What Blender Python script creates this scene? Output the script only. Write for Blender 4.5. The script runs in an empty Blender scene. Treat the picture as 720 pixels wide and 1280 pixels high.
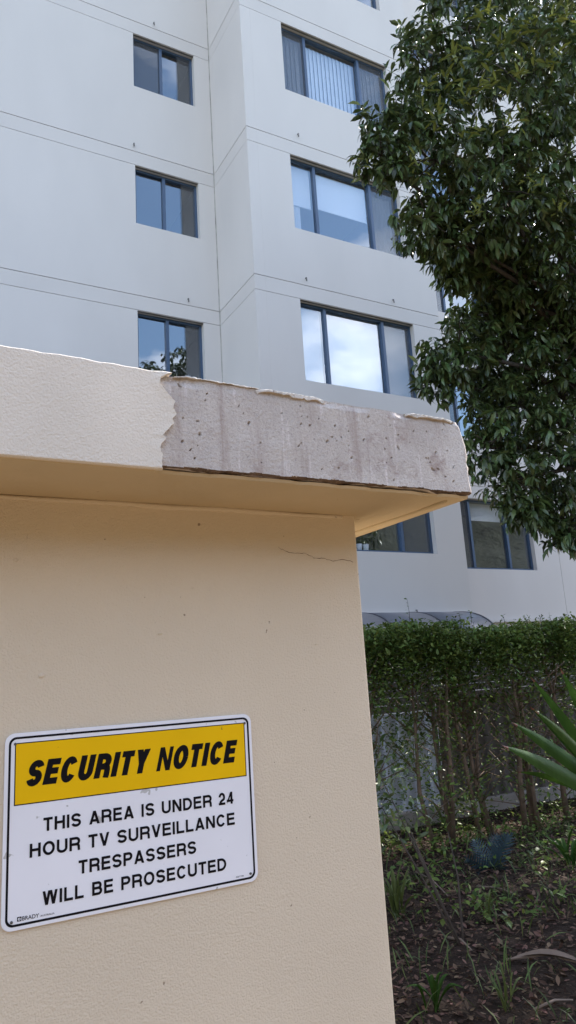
import bpy, bmesh, math, random
import numpy as np
from mathutils import Vector, Matrix, Quaternion
rng = np.random.default_rng(7); random.seed(7)
S = bpy.context.scene
COL = S.collection
H = 1.55                                   # eye height above the ground

# ------------------------------------------------------------------ camera
F_PX, YAW, PITCH, ROLL = 923.7, -0.51636, 0.22215, -0.0616
fw = Vector((-math.sin(YAW)*math.cos(PITCH), math.cos(YAW)*math.cos(PITCH), math.sin(PITCH)))
rt = Vector((math.cos(YAW), math.sin(YAW), 0)); up = rt.cross(fw)
rt, up = rt*math.cos(ROLL)+up*math.sin(ROLL), up*math.cos(ROLL)-rt*math.sin(ROLL)
cam = bpy.data.cameras.new('camera'); cam_o = bpy.data.objects.new('camera', cam); COL.objects.link(cam_o)
cam.sensor_fit = 'VERTICAL'; cam.sensor_height = 24; cam.lens = F_PX/1280*24
cam.clip_start = 0.05; cam.clip_end = 2000
M3 = Matrix((rt, up, -fw)).transposed()
cam_o.matrix_world = Matrix.Translation((0, 0, H)) @ M3.to_4x4()
S.camera = cam_o
S.render.resolution_x, S.render.resolution_y = 576, 1024

# ------------------------------------------------------------------ sky, sun, exposure
SUN_AZ, SUN_EL = math.radians(16), math.radians(38)      # azimuth measured from +X towards +Y
sd = Vector((math.cos(SUN_EL)*math.cos(SUN_AZ), math.cos(SUN_EL)*math.sin(SUN_AZ), math.sin(SUN_EL)))
w = bpy.data.worlds.new('World'); S.world = w; w.use_nodes = True
nt = w.node_tree; nt.nodes.clear()
def N(t, typ, **kw):
    n = t.nodes.new(typ)
    for k, v in kw.items(): setattr(n, k, v)
    return n
sky = N(nt, 'ShaderNodeTexSky', sky_type='NISHITA', sun_disc=False)
sky.sun_elevation = SUN_EL; sky.sun_rotation = math.radians(90)-SUN_AZ
sky.air_density = 1.0; sky.dust_density = 0.6; sky.ozone_density = 1.0
tc = N(nt, 'ShaderNodeTexCoord')
cn = N(nt, 'ShaderNodeTexNoise'); cn.inputs['Scale'].default_value = 2.3; cn.inputs['Detail'].default_value = 7; cn.inputs['Roughness'].default_value = .58
mp = N(nt, 'ShaderNodeMapping'); mp.inputs['Scale'].default_value = (1, 1, 2.2); mp.inputs['Location'].default_value = (9.1, 8.2, 5.4)
cr = N(nt, 'ShaderNodeValToRGB'); cr.color_ramp.elements[0].position = .50; cr.color_ramp.elements[1].position = .72
mx = N(nt, 'ShaderNodeMixRGB'); mx.inputs['Color2'].default_value = (9.6, 9.1, 9.4, 1)
bg = N(nt, 'ShaderNodeBackground'); bg.inputs['Strength'].default_value = 0.13
wo = N(nt, 'ShaderNodeOutputWorld')
L = nt.links.new
L(tc.outputs['Generated'], mp.inputs['Vector']); L(mp.outputs[0], cn.inputs['Vector']); L(cn.outputs['Fac'], cr.inputs['Fac'])
L(cr.outputs['Color'], mx.inputs['Fac']); L(sky.outputs[0], mx.inputs['Color1']); L(mx.outputs[0], bg.inputs['Color']); L(bg.outputs[0], wo.inputs['Surface'])
sun = bpy.data.lights.new('sun', 'SUN'); sun.energy = 3.0; sun.angle = math.radians(.53); sun.color = (1, .94, .85)
sun_o = bpy.data.objects.new('sun', sun); COL.objects.link(sun_o); sun_o.rotation_euler = sd.to_track_quat('Z', 'Y').to_euler()
S.view_settings.view_transform = 'Standard'; S.view_settings.look = 'None'; S.view_settings.gamma = 1
S.view_settings.use_curve_mapping = False; S.view_settings.exposure = 2.02
S.render.engine = 'CYCLES'
S.cycles.max_bounces = 10; S.cycles.transparent_max_bounces = 16; S.cycles.diffuse_bounces = 5

# ------------------------------------------------------------------ materials
def mat(name, base, rough=.8, vary=.12, vscale=3.0, bump=0, bscale=80, bdist=.004, spec=.3, spots=0, spot_col=None, spot_scale=60, island=0, trans=0, detail=5, stretch=None, coat_noise=None):
    m = bpy.data.materials.new(name); m.use_nodes = True; t = m.node_tree; b = t.nodes['Principled BSDF']
    b.inputs['Roughness'].default_value = rough; b.inputs['Specular IOR Level'].default_value = spec
    tc = N(t, 'ShaderNodeTexCoord'); vec = tc.outputs['Object']
    if stretch:
        mp = N(t, 'ShaderNodeMapping'); mp.inputs['Scale'].default_value = stretch; t.links.new(vec, mp.inputs[0]); svec = mp.outputs[0]
    else: svec = vec
    n = N(t, 'ShaderNodeTexNoise'); n.inputs['Scale'].default_value = vscale; n.inputs['Detail'].default_value = detail
    t.links.new(svec, n.inputs['Vector'])
    mr = N(t, 'ShaderNodeMapRange'); mr.inputs[1].default_value = .25; mr.inputs[2].default_value = .75
    mr.inputs[3].default_value = 1-vary; mr.inputs[4].default_value = 1+vary
    t.links.new(n.outputs['Fac'], mr.inputs[0])
    v = N(t, 'ShaderNodeVectorMath', operation='SCALE'); v.inputs[0].default_value = base[:3]
    t.links.new(mr.outputs[0], v.inputs['Scale']); out = v.outputs[0]
    if island:
        g = N(t, 'ShaderNodeNewGeometry'); h = N(t, 'ShaderNodeHueSaturation'); h.inputs['Saturation'].default_value = 1
        r1 = N(t, 'ShaderNodeMapRange'); r1.inputs[3].default_value = 1-island; r1.inputs[4].default_value = 1+island
        r2 = N(t, 'ShaderNodeMapRange'); r2.inputs[3].default_value = .5-.03*min(1, island*2); r2.inputs[4].default_value = .5+.03*min(1, island*2)
        wn = N(t, 'ShaderNodeTexWhiteNoise', noise_dimensions='1D')
        t.links.new(g.outputs['Random Per Island'], r1.inputs[0]); t.links.new(g.outputs['Random Per Island'], wn.inputs['W'])
        t.links.new(wn.outputs['Value'], r2.inputs[0]); t.links.new(r1.outputs[0], h.inputs['Value']); t.links.new(r2.outputs[0], h.inputs['Hue'])
        t.links.new(out, h.inputs['Color']); out = h.outputs[0]
    if spots:
        s = N(t, 'ShaderNodeTexNoise'); s.inputs['Scale'].default_value = spot_scale; s.inputs['Detail'].default_value = 2
        t.links.new(vec, s.inputs['Vector'])
        c = N(t, 'ShaderNodeValToRGB'); c.color_ramp.elements[0].position = spots; c.color_ramp.elements[1].position = spots+.025
        t.links.new(s.outputs['Fac'], c.inputs[0])
        mxx = N(t, 'ShaderNodeMixRGB'); mxx.inputs['Color2'].default_value = (*spot_col, 1)
        t.links.new(c.outputs[0], mxx.inputs[0]); t.links.new(out, mxx.inputs[1]); out = mxx.outputs[0]
    t.links.new(out, b.inputs['Base Color'])
    if bump:
        bn = N(t, 'ShaderNodeTexNoise'); bn.inputs['Scale'].default_value = bscale; bn.inputs['Detail'].default_value = 3
        t.links.new(svec if coat_noise else vec, bn.inputs['Vector'])
        bm_ = N(t, 'ShaderNodeBump'); bm_.inputs['Strength'].default_value = bump; bm_.inputs['Distance'].default_value = bdist
        t.links.new(bn.outputs['Fac'], bm_.inputs['Height']); t.links.new(bm_.outputs[0], b.inputs['Normal'])
    if trans:
        tr = N(t, 'ShaderNodeBsdfTranslucent'); ms = N(t, 'ShaderNodeMixShader'); ms.inputs[0].default_value = trans
        t.links.new(out, tr.inputs['Color']); t.links.new(b.outputs[0], ms.inputs[1]); t.links.new(tr.outputs[0], ms.inputs[2])
        t.links.new(ms.outputs[0], t.nodes['Material Output'].inputs['Surface'])
    return m

CREAM = (.705, .588, .44)
MT = {}
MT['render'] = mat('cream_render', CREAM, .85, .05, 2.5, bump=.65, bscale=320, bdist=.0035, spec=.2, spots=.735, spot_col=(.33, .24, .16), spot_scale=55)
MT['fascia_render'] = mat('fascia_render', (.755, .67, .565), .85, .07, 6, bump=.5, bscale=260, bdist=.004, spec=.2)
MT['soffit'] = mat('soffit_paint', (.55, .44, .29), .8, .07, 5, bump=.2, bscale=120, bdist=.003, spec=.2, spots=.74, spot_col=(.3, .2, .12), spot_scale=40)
MT['facade'] = mat('facade_paint', (.61, .57, .54), .85, .035, .9, stretch=(1.3, 1.3, .5), bump=.15, bscale=60, bdist=.004, spec=.2)
MT['band'] = mat('slab_band_paint', (.60, .56, .53), .85, .05, .8, bump=.15, bscale=60, bdist=.004, spec=.2)
MT['joint'] = mat('joint_sealant', (.17, .16, .15), .8, .3, 5)
MT['frame'] = mat('navy_aluminium', (.05, .085, .15), .4, .05, 8, spec=.5)
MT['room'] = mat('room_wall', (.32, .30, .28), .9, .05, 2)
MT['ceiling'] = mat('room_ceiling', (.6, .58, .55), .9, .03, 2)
MT['blind'] = mat('white_blind', (.86, .86, .86), .8, .03, 3, trans=.25)
MT['curtain'] = mat('grey_curtain', (.42, .42, .42), .9, .05, 3)
MT['cup'] = mat('white_ceramic', (.8, .8, .8), .3, .02)
MT['plate'] = mat('sign_white', (.83, .81, .83), .4, .03, 9, spec=.2, spots=.71, spot_col=(.52, .50, .48), spot_scale=55)
MT['yellow'] = mat('sign_yellow', (.86, .50, .003), .45, .04, 9, spec=.15, spots=.76, spot_col=(.35, .2, .02), spot_scale=60)
MT['black'] = mat('sign_black', (.006, .005, .007), .5, .1, 20, spec=.12)
MT['screw'] = mat('screw_metal', (.10, .09, .08), .5, .2, 60)
MT['fence'] = mat('brown_fence_steel', (.125, .105, .095), .6, .15, 2, spec=.3)
MT['pale_fence'] = mat('pale_fence_steel', (.50, .51, .58), .6, .1, 2, spec=.3)
MT['rail'] = mat('fence_rail', (.13, .112, .10), .6, .1, 4)
MT['plinth'] = mat('plinth_concrete', (.33, .285, .25), .9, .2, 5, bump=.3, bscale=50)
MT['awning'] = mat('awning_sheet', (.13, .13, .145), .35, .06, 3, spec=.5)
MT['rib'] = mat('awning_rib', (.04, .04, .05), .5, .05)
MT['leaf'] = mat('tree_leaf', (.070, .100, .030), .36, .2, 3, spec=.6, island=.5, trans=.18)
MT['young'] = mat('young_leaf', (.15, .18, .036), .4, .15, 6, spec=.45, island=.3, trans=.25)
MT['bark'] = mat('bark', (.075, .06, .047), .95, .35, 8, bump=.8, bscale=40, bdist=.01, stretch=(3, 3, .6))
MT['stem'] = mat('hedge_stem', (.15, .10, .065), .9, .35, 12, bump=.6, bscale=60, bdist=.005)
MT['twig'] = mat('twig', (.05, .037, .028), .9, .3, 12)
MT['hedge_leaf'] = mat('hedge_leaf', (.095, .135, .030), .45, .2, 2, spec=.18, island=.5, trans=.3)
MT['cordy'] = mat('strap_leaf', (.032, .070, .012), .55, .25, 5, spec=.1, trans=.15, stretch=(6, 6, 1))
MT['tip'] = mat('red_leaf_tip', (.15, .06, .04), .5, .2, 20)
MT['agave'] = mat('blue_leaf', (.03, .052, .062), .5, .2, 6, trans=.1)
MT['grass'] = mat('grass_blade', (.075, .105, .03), .6, .2, 3, island=.45, trans=.25)
MT['litter'] = mat('dry_leaf', (.105, .066, .047), .85, .2, 9, spec=.1, island=.7, trans=.1)
MT['soil'] = mat('soil', (.030, .021, .016), .95, .5, 9, spec=.05, bump=1, bscale=35, bdist=.03, spots=.62, spot_col=(.06, .042, .03), spot_scale=40)
MT['paving'] = mat('brick_paving', (.145, .100, .055), .9, .12, 2, bump=.3, bscale=70)
MT['ground'] = mat('ground_earth', (.125, .105, .058), .95, .3, .5, bump=.5, bscale=8)
MT['dry'] = mat('dry_frond', (.17, .125, .095), .85, .25, 15)
MT['roof'] = mat('roof_membrane', (.25, .25, .25), .9)

def concrete_material():
    m = bpy.data.materials.new('bare_concrete'); m.use_nodes = True; t = m.node_tree; b = t.nodes['Principled BSDF']; l = t.links.new
    b.inputs['Roughness'].default_value = .9; b.inputs['Specular IOR Level'].default_value = .2
    tc = N(t, 'ShaderNodeTexCoord')
    def noise(scale, detail, stretch=None, rough=.55):
        n = N(t, 'ShaderNodeTexNoise'); n.inputs['Scale'].default_value = scale; n.inputs['Detail'].default_value = detail; n.inputs['Roughness'].default_value = rough
        if stretch:
            mp = N(t, 'ShaderNodeMapping'); mp.inputs['Scale'].default_value = stretch; l(tc.outputs['Object'], mp.inputs[0]); l(mp.outputs[0], n.inputs['Vector'])
        else: l(tc.outputs['Object'], n.inputs['Vector'])
        return n.outputs['Fac']
    def mixc(fac, lo, hi, a, bcol):
        r = N(t, 'ShaderNodeMapRange'); r.inputs[1].default_value = lo; r.inputs[2].default_value = hi; l(fac, r.inputs[0])
        x = N(t, 'ShaderNodeMixRGB'); l(r.outputs[0], x.inputs[0])
        if isinstance(a, tuple): x.inputs[1].default_value = (*a, 1)
        else: l(a, x.inputs[1])
        x.inputs[2].default_value = (*bcol, 1); return x.outputs[0]
    c = mixc(noise(9, 6), .35, .68, (.62, .56, .50), (.51, .45, .40))
    c = mixc(noise(5, 4), .52, .66, c, (.70, .645, .585))
    c = mixc(noise(22, 6, (1, 1, .10), .68), .50, .68, c, (.37, .285, .245))       # brown run-down streaks
    c = mixc(noise(60, 4, (1, 1, .07)), .60, .70, c, (.73, .66, .62))        # lime streaks
    c = mixc(noise(150, 6, None, .7), .60, .72, c, (.255, .21, .195))                     # small stains
    c = mixc(noise(420, 2), .71, .76, c, (.13, .10, .09))
    c = mixc(noise(330, 4, None, .8), .47, .74, c, (.39, .315, .285))
    c = mixc(noise(14, 7, None, .75), .56, .66, c, (.40, .32, .285))
    l(c, b.inputs['Base Color'])
    bp = N(t, 'ShaderNodeBump'); bp.inputs['Strength'].default_value = .9; bp.inputs['Distance'].default_value = .003
    l(noise(190, 5), bp.inputs['Height']); l(bp.outputs[0], b.inputs['Normal'])
    return m
MT['concrete'] = concrete_material()
MT['broken'] = mat('broken_concrete', (.15, .105, .08), .95, .5, 60, bump=1, bscale=150, bdist=.006)
MT['remnant'] = mat('flaking_render', (.62, .56, .49), .9, .25, 40, bump=.8, bscale=120, bdist=.006, spots=.64, spot_col=(.3, .24, .2), spot_scale=70)
MT['crack'] = mat('crack', (.20, .12, .07), .95, .4, 60)

def glass_material(name, ior, tint):
    m = bpy.data.materials.new(name); m.use_nodes = True; t = m.node_tree; t.nodes.clear(); l = t.links.new
    o = N(t, 'ShaderNodeOutputMaterial'); g = N(t, 'ShaderNodeBsdfGlossy'); g.inputs['Roughness'].default_value = .012
    g.inputs['Color'].default_value = (.86, .95, 1, 1)
    tr = N(t, 'ShaderNodeBsdfTransparent'); tr.inputs['Color'].default_value = (*tint, 1)
    f = N(t, 'ShaderNodeFresnel'); f.inputs['IOR'].default_value = ior
    n = N(t, 'ShaderNodeTexNoise'); n.inputs['Scale'].default_value = 1.4; tcc = N(t, 'ShaderNodeTexCoord'); l(tcc.outputs['Object'], n.inputs['Vector'])
    bp = N(t, 'ShaderNodeBump'); bp.inputs['Strength'].default_value = .08; bp.inputs['Distance'].default_value = .02; l(n.outputs['Fac'], bp.inputs['Height']); l(bp.outputs[0], g.inputs['Normal'])
    x = N(t, 'ShaderNodeMixShader'); gm = N(t, 'ShaderNodeNewGeometry'); iv = N(t, 'ShaderNodeMath', operation='SUBTRACT'); iv.inputs[0].default_value = 1; l(gm.outputs['Backfacing'], iv.inputs[1])
    mu = N(t, 'ShaderNodeMath', operation='MULTIPLY'); l(f.outputs[0], mu.inputs[0]); l(iv.outputs[0], mu.inputs[1]); l(mu.outputs[0], x.inputs[0]); l(tr.outputs[0], x.inputs[1]); l(g.outputs[0], x.inputs[2]); l(x.outputs[0], o.inputs['Surface'])
    return m
MT['glass'] = glass_material('window_glass', 2.9, (.95, .96, .975))
def screen_material():
    m = bpy.data.materials.new('insect_screen'); m.use_nodes = True; t = m.node_tree; b = t.nodes['Principled BSDF']
    b.inputs['Base Color'].default_value = (.12, .12, .13, 1); b.inputs['Roughness'].default_value = .9; b.inputs['Alpha'].default_value = .38
    return m
MT['screen'] = screen_material()

# ------------------------------------------------------------------ helpers
def link(o, parent=None):
    COL.objects.link(o)
    if parent is not None: o.parent = parent
    return o
def thing(name, label, cat, loc=(0, 0, 0), group=None):
    o = bpy.data.objects.new(name, None); o.empty_display_size = .2; COL.objects.link(o); o.location = loc
    o['label'] = label; o['category'] = cat
    if group: o['group'] = group
    return o
def tag(o, label, cat, group=None, kind=None):
    o['label'] = label; o['category'] = cat
    if group: o['group'] = group
    if kind: o['kind'] = kind
    return o
def obj(name, me, m=None, parent=None, smooth=False):
    if m is not None: me.materials.append(MT[m] if isinstance(m, str) else m)
    if smooth: me.polygons.foreach_set('use_smooth', [True]*len(me.polygons))
    o = bpy.data.objects.new(name, me)
    link(o)
    if parent is not None:
        o.parent = parent
        o.location = -Vector(parent_world(parent))       # meshes are written in world coordinates
    return o
def parent_world(p):
    v = Vector(p.location)
    while p.parent is not None: p = p.parent; v = v+Vector(p.location)
    return v
def mesh(name, v, f):
    me = bpy.data.meshes.new(name); me.from_pydata([tuple(map(float, a)) for a in v], [], f); me.update(); return me
def fast_mesh(name, v, nper, quads):
    """v (n,k,3) identical pieces, quads = list of faces of one piece"""
    n = v.shape[0]; me = bpy.data.meshes.new(name)
    verts = v.reshape(-1, 3).astype(np.float32)
    me.vertices.add(len(verts)); me.vertices.foreach_set('co', verts.ravel())
    sizes = np.array([len(q) for q in quads]); flat = np.concatenate([np.array(q) for q in quads])
    loops = (flat[None, :]+(np.arange(n)*nper)[:, None]).ravel()
    me.loops.add(len(loops)); me.loops.foreach_set('vertex_index', loops.astype(np.int32))
    tot = np.tile(sizes, n); st = np.concatenate([[0], np.cumsum(tot)[:-1]])
    me.polygons.add(len(tot)); me.polygons.foreach_set('loop_start', st.astype(np.int32)); me.polygons.foreach_set('loop_total', tot.astype(np.int32))
    me.update(calc_edges=True); me.validate(); return me
BOXF = [(0, 3, 2, 1), (4, 5, 6, 7), (0, 1, 5, 4), (1, 2, 6, 5), (2, 3, 7, 6), (3, 0, 4, 7)]
def boxv(x0, x1, y0, y1, z0, z1):
    return [(x0, y0, z0), (x1, y0, z0), (x1, y1, z0), (x0, y1, z0), (x0, y0, z1), (x1, y0, z1), (x1, y1, z1), (x0, y1, z1)]
class MB:
    def __init__(s): s.v = []; s.f = []
    def add(s, v, f):
        o = len(s.v); s.v += [tuple(a) for a in v]; s.f += [tuple(i+o for i in q) for q in f]; return s
    def box(s, *a): return s.add(boxv(*a), BOXF)
    def tube(s, pts, rad, n=6):
        pts = [Vector(p) for p in pts]; ring = []
        for i, p in enumerate(pts):
            d = (pts[min(i+1, len(pts)-1)]-pts[max(i-1, 0)]).normalized()
            a = d.cross(Vector((.31, .2, .93) if abs(d.z) < .9 else (1, .1, 0))).normalized(); b = d.cross(a)
            r = rad[i] if hasattr(rad, '__len__') else rad
            ring.append([p+a*r*math.cos(2*math.pi*k/n)+b*r*math.sin(2*math.pi*k/n) for k in range(n)])
        v = [q for r in ring for q in r]; f = []
        for i in range(len(pts)-1):
            for k in range(n): f.append((i*n+k, i*n+(k+1) % n, (i+1)*n+(k+1) % n, (i+1)*n+k))
        f.append(tuple(range(n-1, -1, -1))); f.append(tuple((len(pts)-1)*n+k for k in range(n)))
        return s.add(v, f)
    def build(s, name, m, parent=None, smooth=False, bevel=0):
        me = mesh(name, s.v, s.f)
        if bevel:
            bm = bmesh.new(); bm.from_mesh(me); bmesh.ops.bevel(bm, geom=bm.edges[:], offset=bevel, segments=2, profile=.6, affect='EDGES'); bm.to_mesh(me); bm.free()
        return obj(name, me, m, parent, smooth)
def ray_dir(px, py): return fw+rt*((px-360)/F_PX)-up*((py-640)/F_PX)
def at(px, py, Y):                                     # the spot at depth Y that the given photo pixel looks at
    r = ray_dir(px, py); r = r*(Y/r.y); return Vector((r.x, r.y, r.z+H))
def on_ground(px, py, z=0.0):
    r = ray_dir(px, py); r = r*((z-H)/r.z); return Vector((r.x, r.y, z))
def tile_noise(X, Y, seed, octaves=4, base=1.0):
    """cheap value noise on arrays"""
    out = np.zeros_like(X, dtype=float); amp = 1; fr = base; r = np.random.default_rng(seed); tab = r.random((64, 64))
    for o in range(octaves):
        x = X*fr+o*17.3; y = Y*fr+o*9.1; xi = np.floor(x).astype(int); yi = np.floor(y).astype(int); fx = x-xi; fy = y-yi
        fx = fx*fx*(3-2*fx); fy = fy*fy*(3-2*fy); g = lambda a, b: tab[a % 64, b % 64]
        out += amp*((g(xi, yi)*(1-fx)+g(xi+1, yi)*fx)*(1-fy)+(g(xi, yi+1)*(1-fx)+g(xi+1, yi+1)*fx)*fy-.5); amp *= .5; fr *= 2
    return out

# ================================================================== SETTING
g = MB(); g.add([(-400, -400, -.06), (400, -400, -.06), (400, 400, -.06), (-400, 400, -.06)], [(0, 1, 2, 3)])
o = g.build('ground', 'ground'); o['kind'] = 'structure'
p = MB().box(-9, 9, -9, 1.9, -.05, -.004); o = p.build('pavement', 'paving'); o['kind'] = 'structure'
nx, ny = 150, 100
gx, gy = np.meshgrid(np.linspace(.96, 12, nx), np.linspace(1.9, 9.6, ny))
def soil_h(x, y):
    x = np.asarray(x, float); y = np.asarray(y, float)
    return .03+.05*tile_noise(x, y, 3, 3, .9)+.02*tile_noise(x, y, 5, 3, 5)
gz = soil_h(gx, gy)
v = np.stack([gx, gy, gz], -1).reshape(-1, 3); f = [(j*nx+i, j*nx+i+1, (j+1)*nx+i+1, (j+1)*nx+i) for j in range(ny-1) for i in range(nx-1)]
o = obj('garden_soil', mesh('garden_soil', v, f), 'soil', smooth=True); o['kind'] = 'structure'

# unseen slope added behind the camera to block low sky and darken window reflections
nx, ny = 90, 24; bx_, by_ = np.meshgrid(np.linspace(-60, 90, nx), np.linspace(-9.5, -40, ny))
bz = (10+9*np.clip((bx_-8)/16, 0, 1))*np.clip((-by_-9.5)/10, 0, 1)**.7*(.85+.5*tile_noise(bx_, by_, 61, 3, .12))+.8*tile_noise(bx_, by_, 62, 3, .6)*(by_ < -10)-.06
v = np.stack([bx_, by_, bz], -1).reshape(-1, 3); f = [(j*nx+i, (j+1)*nx+i, (j+1)*nx+i+1, j*nx+i+1) for j in range(ny-1) for i in range(nx-1)]
MT['added_bank'] = mat('added_bank_green', (.028, .030, .018), .9, .5, .8, bump=1, bscale=3, bdist=.2)
o = obj('unseen_light_blocker', mesh('unseen_light_blocker', v, f), 'added_bank', smooth=True); o['kind'] = 'structure'

# ================================================================== RENDERED OUTBUILDING (foreground wall and roof slab)
WY, WX = 1.345, 0.935
SB, SX, FY = H+.3555, 1.088, 1.123
def top_z(x): return H+.5245-.0117*(x-.147)
ob = thing('outbuilding', 'cream rendered outbuilding wall with overhanging concrete roof slab in the foreground', 'outbuilding', (WX, WY, 0))
MB().box(-3.2, WX, WY, 3.4, -.05, SB).build('wall', 'render', ob, bevel=.004)
# roof slab: concrete core with a chipped, pitted front face
slab_core = MB()
x0, x1 = -3.3, SX
nxg, nzg = 560, 110
xs = np.concatenate([np.linspace(x0, .36, 30)[:-1], np.linspace(.36, x1, nxg-29)]); ts = np.linspace(0, 1, nzg)
XX, TT = np.meshgrid(xs, ts)
zb = SB+.004*tile_noise(XX, XX*0+1, 11, 4, 22)*(XX > .36)
ZZ = zb+(np.array([top_z(a) for a in xs])[None, :]-zb)*TT
YY = np.full_like(XX, FY)+.0022*tile_noise(XX, ZZ, 12, 5, 14)
rp = np.random.default_rng(5)
for k in range(60):                                     # blow holes and pits
    cx, cz, rr = rp.uniform(.43, 1.07), rp.uniform(SB+.015, SB+.15), rp.choice([.0012, .0018, .0026, .0055], p=[.52, .32, .12, .04])
    an = rp.uniform(0, 3.1); ux = (XX-cx)*math.cos(an)+(ZZ-cz)*math.sin(an); uz = (ZZ-cz)*math.cos(an)-(XX-cx)*math.sin(an)
    d = np.hypot(ux*rp.uniform(.35, 1.0), uz)*(1+.5*tile_noise(XX, ZZ, 70+k, 2, 300)); YY += np.where(d < rr, .0055*np.clip(1.3*(1-(d/rr)**2), 0, 1), 0)
eh = .0015+.0035*np.clip(tile_noise(XX, ZZ*0, 17, 5, 24)+.35, 0, 1.2); edge = np.clip((eh-(ZZ-SB))/eh, 0, 1)**.6; YY += (XX > .38)*edge*(.006+.014*np.clip(tile_noise(XX, ZZ*0, 15, 4, 30)+.2, 0, 1))   # broken lower arris
te = np.clip(((ZZ-H)-(.513-.010))/.010, 0, 1); YY += (XX > .38)*te*(.001+.006*np.clip(tile_noise(XX, ZZ*0, 16, 4, 26)+.15, 0, 1))
ce = np.clip((XX-(SX-.012))/.012, 0, 1)
YY += ce**2*(.004+.010*np.clip(tile_noise(XX, ZZ, 18, 3, 30)+.3, 0, 1))
XS = XX-(XX > .9)*np.clip((ZZ-(H+.45))/.06, 0, 1)**1.4*.013*np.clip((XX-1.0)/.088, 0, 1)-ce*.006*tile_noise(XX*0, ZZ, 19, 4, 40)
v = np.stack([XS, YY, ZZ], -1).reshape(-1, 3).tolist(); n1 = len(xs)
f = [(j*n1+i, j*n1+i+1, (j+1)*n1+i+1, (j+1)*n1+i) for j in range(nzg-1) for i in range(n1-1)]
nb = len(v); BYB = 3.6
v += [(a[0], BYB, a[2]) for a in v[:n1]]; f += [(i+1, i, nb+i, nb+i+1) for i in range(n1-1)]           # underside
nt_ = len(v); v += [(a[0], BYB, a[2]) for a in v[(nzg-1)*n1:nzg*n1]]; f += [((nzg-1)*n1+i, (nzg-1)*n1+i+1, nt_+i+1, nt_+i) for i in range(n1-1)]
ne = len(v); v += [(SX-.001, BYB, SB+(H+.513-SB)*t) for t in ts]; f += [(j*n1+n1-1, ne+j, ne+j+1, (j+1)*n1+n1-1) for j in range(nzg-1)]
slab = obj('roof_slab', mesh('roof_slab', v, f), 'concrete', ob)
slab.data.materials.append(MT['broken']); eb = (edge[:-1, :-1] > .12) & (XX[:-1, :-1] > .40)
mi = np.zeros(len(f), np.int32); mi[:(nzg-1)*(n1-1)] = eb.ravel().astype(np.int32); slab.data.polygons.foreach_set('material_index', mi)
slab['label'] = 'roof slab with bare pitted grey concrete where the render has fallen off'
# painted soffit skin under the slab, ragged along the broken front arris
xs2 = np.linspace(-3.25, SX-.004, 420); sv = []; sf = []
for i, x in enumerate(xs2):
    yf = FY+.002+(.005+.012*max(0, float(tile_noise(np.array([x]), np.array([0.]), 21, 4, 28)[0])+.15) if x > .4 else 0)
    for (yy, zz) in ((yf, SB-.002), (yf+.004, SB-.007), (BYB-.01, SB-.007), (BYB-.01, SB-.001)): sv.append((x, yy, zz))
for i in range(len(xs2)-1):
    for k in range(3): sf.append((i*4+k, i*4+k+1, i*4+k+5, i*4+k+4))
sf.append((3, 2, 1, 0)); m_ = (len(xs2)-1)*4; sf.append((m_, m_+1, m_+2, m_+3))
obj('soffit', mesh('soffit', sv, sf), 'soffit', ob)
# raised mortar bead along the end of the soffit and the cove where wall meets soffit
b = MB(); pts = [(SX-.045+.004*math.sin(k*1.7), 1.16+k*.11, SB-.008) for k in range(14)]; b.tube(pts, [.004+.003*random.random() for _ in pts], 5); b.build('mortar_bead', 'soffit', ob, True)
b = MB(); pts = [(-3.1+k*.1, WY-.001, SB-.009-.003*random.random()) for k in range(41)]; b.tube(pts, [.004+.003*random.random() for _ in pts], 6); b.build('wall_cove', 'render', ob, True)
# render coat still on the left of the fascia, torn edge
prof = [(0, .402), (.08, .400), (.14, .404), (.20, .3975), (.26, .401), (.31, .409), (.34, .4035), (.40, .413), (.47, .423), (.52, .4205), (.57, .4285), (.63, .422), (.70, .427), (.76, .414), (.82, .408), (.87, .399), (.93, .402), (.965, .411), (1.0, .424)]
nz = 90; tv = np.linspace(0, 1, nz); ed = np.interp(tv, [a for a, _ in prof], [b_ for _, b_ in prof])+.0022*tile_noise(tv*0, tv, 31, 4, 40)
ncx = 120; sv = []; sf = []
for j in range(nz):
    t = tv[j]
    for i in range(ncx):
        u = i/(ncx-1); x = -3.3+(ed[j]+3.3)*(1-(1-u)**3)
        zt = top_z(x)+.002+.0012*float(math.sin(x*31)+math.sin(x*77+1)+math.sin(x*143))*.5
        z = SB-.006+(zt-SB+.006)*t
        lip = .0015*max(0, 1-(ed[j]-x)/.02)
        rnd = .0025*max(0, (abs(t-.5)*2-.97)/.03)**2
        sv.append((x, FY-.0065-lip+rnd, z))
for j in range(nz-1):
    for i in range(ncx-1): a = j*ncx+i; sf.append((a, a+1, a+ncx+1, a+ncx))
k0 = len(sv)
for j in range(nz): sv.append((sv[j*ncx+ncx-1][0]+.0012, FY+.004, sv[j*ncx+ncx-1][2]))
for j in range(nz-1): sf.append((j*ncx+ncx-1, k0+j, k0+j+1, (j+1)*ncx+ncx-1))
k1 = len(sv)
for i in range(ncx): a = sv[(nz-1)*ncx+i]; sv.append((a[0], a[1]+.08, a[2]+.001))
for i in range(ncx-1): a = (nz-1)*ncx+i; sf.append((a, a+1, k1+i+1, k1+i))
k2 = len(sv)
for i in range(ncx): a = sv[i]; sv.append((a[0], a[1]+.012, a[2]+.001))
for i in range(ncx-1): sf.append((i+1, i, k2+i, k2+i+1))
c = obj('render_coat', mesh('render_coat', sv, sf), 'fascia_render', slab); c['label'] = 'textured cream render still coating the left of the fascia'
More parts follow.
